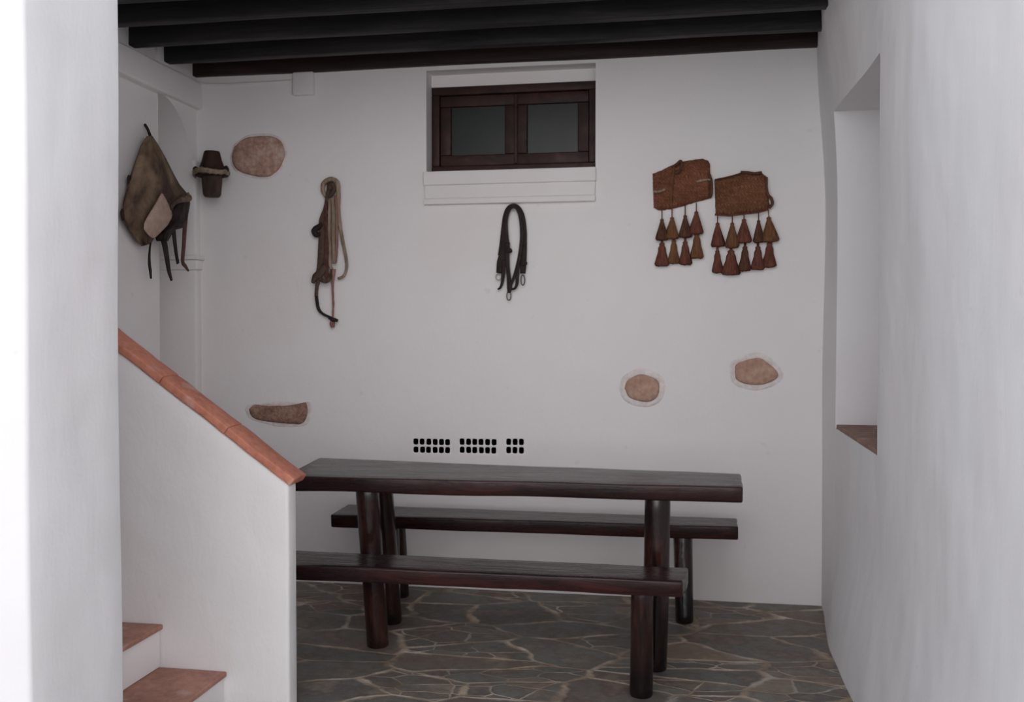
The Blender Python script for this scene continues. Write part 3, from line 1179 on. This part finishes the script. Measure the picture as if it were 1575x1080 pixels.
# ------------------------------------------------------------------ rope and leather halter
def Hk(zx, zy, d=.02):
    return at_y(450 + zx / 4.154, 260 + zy / 4.154, YB - d)


hal = empty('rope_halter', Hk(240, 130, .0), 'old rope and leather halter bundle hanging left of the window', 'halter')
def sw(name, pts, w, t, mat, d=.02, root=None, hk=None, **kw):
    bm = bmesh.new()
    hk = hk or Hk
    sweep(bm, [hk(*p) if len(p) == 3 else hk(p[0], p[1], d) for p in pts], w, t, **kw)
    return obj(name, bm, M[mat], root)


sw('rope', [(215, 175, .02), (195, 140, .02), (200, 90, .022), (245, 65, .026), (285, 85, .026), (292, 150, .024), (290, 240, .022), (300, 340, .02), (318, 450, .018), (340, 560, .018), (345, 630, .018), (325, 685, .018), (290, 700, .018)],
   [.010, .012, .012, .012, .009, .0075, .007], [.010, .011, .011, .010, .008, .0075, .007], 'rope', root=hal, rough=.0015)
sw('rope', [(238, 190, .034), (236, 280, .034), (234, 400, .034), (240, 500, .034), (238, 600, .032), (250, 640, .03)], .0085, .0085, 'rope', root=hal, rough=.0015)
sw('rope', [(255, 190, .036), (262, 280, .036), (262, 400, .036), (262, 520, .036), (268, 605, .034)], .0092, .009, 'rope', root=hal, rough=.0015)
sw('rope', [(275, 170, .030), (280, 280, .030), (282, 400, .030), (280, 500, .030), (272, 598, .030)], .0082, .008, 'rope_pink', root=hal, rough=.0015)
sw('head_strap', [(232, 110, .03), (222, 180, .028), (210, 260, .026), (190, 320, .026), (188, 420, .026), (186, 520, .026), (180, 620, .024), (165, 680, .022)],
   [.010, .009, .012, .015, .017, .019, .020, .016], .006, 'leather', root=hal, square=True, seg=12, rough=.002)
sw('cheek_strap', [(215, 210, .036), (212, 300, .038), (216, 400, .038), (218, 520, .038), (214, 640, .036), (222, 720, .03)],
   [.006, .009, .011, .014, .014, .010], .005, 'leather_red', root=hal, square=True, seg=12, rough=.002)
sw('buckle_tab', [(190, 350, .03), (165, 370, .034), (140, 395, .034), (152, 420, .032), (178, 415, .03)], [.010, .015, .018, .015, .010], .010, 'leather_dark', root=hal, rough=.002)
sw('nose_band', [(215, 600, .03), (195, 640, .036), (170, 672, .038), (146, 690, .036), (128, 728, .034)], [.014, .022, .024, .020, .008], .009, 'leather', root=hal, rough=.002)
sw('nose_band', [(250, 640, .03), (240, 690, .036), (210, 715, .038), (170, 705, .036)], [.008, .013, .014, .008], .008, 'rope_dark', root=hal, rough=.002)
sw('hanging_strap', [(165, 700, .028), (155, 760, .026), (150, 815, .024)], [.012, .010, .009], .006, 'leather', root=hal, rough=.002)
sw('dark_strap', [(152, 810, .026), (158, 860, .024), (172, 905, .022), (200, 930, .02), (235, 945, .02), (262, 960, .022)], [.009, .009, .009, .007, .006, .009], .006, 'leather_dark', root=hal, rough=.0015)
sw('lead_rope', [(265, 640, .034), (258, 700, .03), (256, 780, .026), (260, 860, .024), (258, 940, .022), (256, 985, .022)], [.010, .008, .006, .0055, .0055, .006], [.009, .007, .006, .0055, .0055, .006], 'rope_pink', root=hal, rough=.0015)
sw('knot', [(235, 950, .026), (258, 962, .032), (290, 968, .026)], [.008, .012, .007], .009, 'leather_dark', root=hal, rough=.003)
sw('rope_end', [(262, 950, .02), (254, 985, .02), (258, 1012, .018)], [.012, .015, .009], .012, 'rope_pink', root=hal, rough=.003)
bm = bmesh.new()
sweep(bm, [Hk(240, 120, -.01), Hk(240, 120, .02), Hk(240, 116, .044)], .016, .017, normal=(0, 0, 1))
obj('peg', bm, M['leather'], hal)
sw('throat_strap', [(222, 100, .022), (250, 95, .030), (262, 130, .034), (248, 165, .034), (228, 185, .030)], [.008, .012, .013, .011, .006], .007, 'leather', root=hal, rough=.002)
fix_parent(hal)

# ------------------------------------------------------------------ dark leather reins with snap hooks
def Rk(zx, zy, d=.015):
    return at_y(720 + zx / 6.0, 300 + zy / 6.0, YB - d)


rn = empty('leather_reins', Rk(415, 90, 0), 'dark leather reins with snap hooks hanging under the window', 'reins')
def sr(name, pts, w, t, mat, **kw):
    return sw(name, pts, w, t, mat, root=rn, hk=Rk, square=kw.pop('square', True), seg=kw.pop('seg', 12), **kw)


sr('strap', [(300, 560, .016), (318, 440, .016), (332, 300, .016), (343, 200, .018), (368, 125, .022), (415, 98, .026), (465, 120, .022), (500, 200, .018), (512, 330, .016), (510, 450, .016), (510, 560, .016), (508, 640, .016), (505, 725, .016)],
   [.014, .015, .014, .012, .010, .010, .011, .013, .016, .018, .017, .016, .013], .004, 'leather_dark')
sr('strap', [(365, 480, .026), (352, 350, .026), (350, 230, .028), (375, 140, .034), (415, 108, .038), (458, 135, .034), (485, 220, .028), (498, 350, .026), (490, 470, .026), (470, 580, .026), (445, 680, .024), (415, 780, .022), (392, 840, .022)],
   [.011, .010, .010, .009, .008, .008, .009, .011, .010, .008, .007, .007, .006], .004, 'leather')
rn.children[-1].data.materials[0] = M['leather_dark']
sr('strap', [(345, 420, .020), (330, 520, .020), (300, 620, .020), (285, 720, .020)], [.013, .019, .019, .014], .005, 'leather_dark')
sr('strap', [(362, 440, .030), (360, 560, .030), (365, 660, .028), (375, 760, .026), (382, 860, .024), (378, 905, .022)], [.013, .012, .010, .011, .013, .007], .004, 'leather_dark')
sr('strap', [(330, 600, .026), (325, 700, .024), (318, 790, .022), (300, 850, .02), (275, 872, .018)], [.011, .010, .008, .006, .004], .004, 'leather_dark')
sr('strap', [(480, 560, .030), (462, 640, .028), (455, 740, .026), (450, 820, .024), (430, 862, .022), (398, 862, .02), (400, 800, .018)], [.009, .009, .009, .008, .006, .006, .004], .004, 'leather_dark')
sr('keeper', [(350, 500, .034), (385, 515, .036), (392, 528, .03)], [.014, .013, .006], .006, 'leather_dark')
sr('keeper', [(500, 622, .026), (525, 630, .030), (542, 632, .026)], [.014, .012, .006], .006, 'leather_dark')
def hook(cx, cy, w, h, mat='steel', r=.0028):
    bm = bmesh.new()
    pts = [(cx + w * math.sin(a), cy - h * math.cos(a), .018) for a in [2 * math.pi * k / 12 for k in range(13)]]
    sweep(bm, [Rk(*p) for p in pts], r, r, seg=8, n=3)
    return obj('snap_hook', bm, M[mat], rn)
hook(280, 755, 24, 30, 'steel')
hook(505, 785, 17, 48, 'iron')
hook(376, 930, 19, 42, 'iron')
hook(480, 562, 10, 18, 'steel', .002)
bm = bmesh.new()
sweep(bm, [Rk(415, 112, -.01), Rk(415, 112, .02), Rk(415, 106, .045)], .004, .004, normal=(0, 0, 1))
obj('nail', bm, M['iron'], rn)
fix_parent(rn)

# ------------------------------------------------------------------ woven browband panels with tassels
def Tk(zx, zy, d=.0):
    return at_y(980 + zx / 5.142, 230 + zy / 5.142, YB - d)


def woven(root, top, bot, rows, mat, seed):
    n, m = 64, 46
    bm = bmesh.new()
    O, I = [], []
    for i in range(n + 1):
        s = i / n
        a, b = poly_sample(top, s), poly_sample(bot, s)
        ro, ri = [], []
        for j in range(m + 1):
            t = j / m
            x, y = a[0] + (b[0] - a[0]) * t, a[1] + (b[1] - a[1]) * t
            e = min(1, min(s, 1 - s) * 14) ** .5 * min(1, min(t, 1 - t) * 9) ** .5
            br = abs(math.sin(math.pi * rows * t)) ** .6
            ph = math.sin(2 * math.pi * (s * 15 + (.5 if int(rows * t) % 2 else 0)) + t * rows * math.pi)
            d = .008 + .026 * e * (.60 + .40 * br) + .0032 * ph * e + .006 * nz((s * 5, t * 4, 0), 1, seed)
            x += 3 * nz((s, t * 6, 0), 3, seed + 1); y += 4 * nz((s * 6, t, 0), 3, seed + 2)
            ro.append(bm.verts.new(Tk(x, y, d)))
            ri.append(bm.verts.new(Tk(x, y, .003)))
        O.append(ro); I.append(ri)
    for i in range(n):
        for j in range(m):
            bm.faces.new((O[i][j], O[i + 1][j], O[i + 1][j + 1], O[i][j + 1]))
            bm.faces.new((I[i][j], I[i + 1][j], I[i + 1][j + 1], I[i][j + 1]))
        for j in (0, m):
            bm.faces.new((O[i][j], O[i + 1][j], I[i + 1][j], I[i][j]))
    for j in range(m):
        for i in (0, n):
            bm.faces.new((O[i][j], O[i][j + 1], I[i][j + 1], I[i][j]))
    return obj('woven_panel', bm, mat, root)


def tassel(root, zx, ytop, yneck, ybot, half, mat, d=.022, lean=0, neck=1.0, cordr=.0028):
    """cord, bound neck and a flaring skirt of fibres"""
    k = 1 / 5.142 / F_PX * 4.75
    a, b = Tk(zx, ytop, d), Tk(zx + lean, ybot, d)
    H = (a - b).length
    hn = H * (ybot - yneck) / (ybot - ytop)
    r = half * k
    prof = [(.002, .004 * 0), (r * .82, .003), (r * .97, .010), (r * .98, hn * .12), (r * .80, hn * .35), (r * .58, hn * .62), (r * .40 * neck, hn * .82), (r * .28 * neck, hn * .93),
            (r * .25 * neck, hn * .96), (r * .32 * neck, hn * 1.0), (r * .24 * neck, hn * 1.04), (cordr, hn * 1.08), (cordr * .9, H)]
    bm = bmesh.new()
    sd = zx * .13
    lathe(bm, prof, b, a - b, 28, wob=lambda an, h: (.10 * math.sin(an * 9 + sd) + .09 * math.sin(an * 14 + sd * 2) + .12 * nz((math.cos(an) * 2, math.sin(an) * 2, sd), 1.5)) * smooth(hn, hn * .3, h), sy=.62)
    for v in bm.verts:
        if v.co.z < b.z + .004:
            v.co.z += .006 * nz(v.co, 140, sd)
    return obj('tassel', bm, M[mat], root)


def cord(root, pts, r, mat, name='cord'):
    bm = bmesh.new()
    sweep(bm, [Tk(*p) for p in pts], r, r, rough=.001, seg=8)
    return obj(name, bm, M[mat], root)


wl = empty('woven_tassel_panel', Tk(345, 280, 0), 'higher russet woven harness panel with eight tassels, left of the pair', 'woven panel', 'tasselled harness panels on the back wall')
woven(wl, [(122, 192), (200, 160), (270, 125), (345, 95), (430, 85), (520, 72), (560, 88), (576, 115)],
      [(130, 462), (160, 478), (200, 482), (300, 465), (420, 430), (520, 402), (588, 382)], 5, M['woven_a'], 3)
cord(wl, [(290, 140, .036), (285, 200, .040), (278, 300, .040), (270, 400, .040), (275, 470, .034)], .0045, 'fibre_orange')
cord(wl, [(130, 330, .030), (160, 335, .038), (200, 325, .038), (220, 315, .036)], .0065, 'rope', 'straw_bundle')
cord(wl, [(470, 255, .036), (510, 245, .038), (560, 238, .036), (580, 244, .030)], .0055, 'rope', 'straw_bundle')
cord(wl, [(275, 140, .03), (310, 118, .040), (345, 90, .036), (350, 130, .042), (330, 175, .042), (300, 190, .038)], .0065, 'fibre_dark')
cord(wl, [(572, 200, .02), (584, 245, .03), (588, 300, .03), (586, 350, .025), (578, 372, .02)], .008, 'fibre_dark')
for zx, a, b, c, h, mt in ((196, 480, 560, 722, 50, 'fibre_dark'), (276, 462, 545, 712, 56, 'fibre_orange'), (380, 440, 530, 702, 50, 'fibre_dark'), (468, 420, 500, 672, 56, 'fibre_red')):
    tassel(wl, zx + (0), a, b, c, h, mt, .026)
for zx, a, b, c, h, mt in ((196, 700, 770, 925, 56, 'fibre_red'), (290, 690, 750, 905, 46, 'fibre_orange'), (380, 680, 760, 915, 50, 'fibre_red'), (472, 650, 700, 866, 52, 'fibre_orange')):
    tassel(wl, zx, a, b - 22, c, h, mt, .018, neck=1.35, cordr=.006)
fix_parent(wl)

wr = empty('woven_tassel_panel', Tk(820, 350, 0), 'brown woven harness panel with ten tassels, right of the pair', 'woven panel', 'tasselled harness panels on the back wall')
woven(wr, [(612, 240), (690, 220), (770, 200), (825, 178), (900, 185), (985, 185), (1018, 212)],
      [(620, 510), (650, 522), (740, 525), (850, 510), (950, 500), (1030, 482), (1050, 450)], 5, M['woven_b'], 6)
cord(wr, [(614, 240, .03), (700, 222, .036), (820, 190, .036)], .004, 'fibre_dark')
cord(wr, [(820, 180, .026), (870, 182, .034), (930, 190, .036), (985, 182, .03)], .0075, 'fibre_dark')
cord(wr, [(1020, 220, .02), (1020, 300, .03), (1035, 360, .032), (1062, 390, .03), (1068, 430, .028), (1040, 465, .024)], .008, 'fibre_dark')
cord(wr, [(615, 515, .026), (730, 522, .034), (850, 508, .034), (960, 496, .034), (1035, 475, .026)], .0045, 'fibre_red')
for zx, a, b, c, h, mt in ((636, 515, 590, 770, 54, 'fibre_red'), (752, 515, 590, 780, 54, 'fibre_orange'), (845, 505, 560, 742, 60, 'fibre_red'), (960, 495, 570, 740, 44, 'fibre_dark'), (1038, 475, 545, 735, 64, 'fibre_orange')):
    tassel(wr, zx, a, b, c, h, mt, .026, lean=(14 if zx > 1000 else 0))
for zx, a, b, c, h, mt in ((634, 750, 830, 978, 44, 'fibre_red'), (742, 760, 830, 995, 68, 'fibre_red'), (852, 730, 800, 965, 48, 'fibre_dark'), (955, 720, 800, 955, 52, 'fibre_red'), (1046, 710, 770, 935, 54, 'fibre_red')):
    tassel(wr, zx, a, b - 22, c, h, mt, .018, neck=1.35, cordr=.006)
fix_parent(wr)
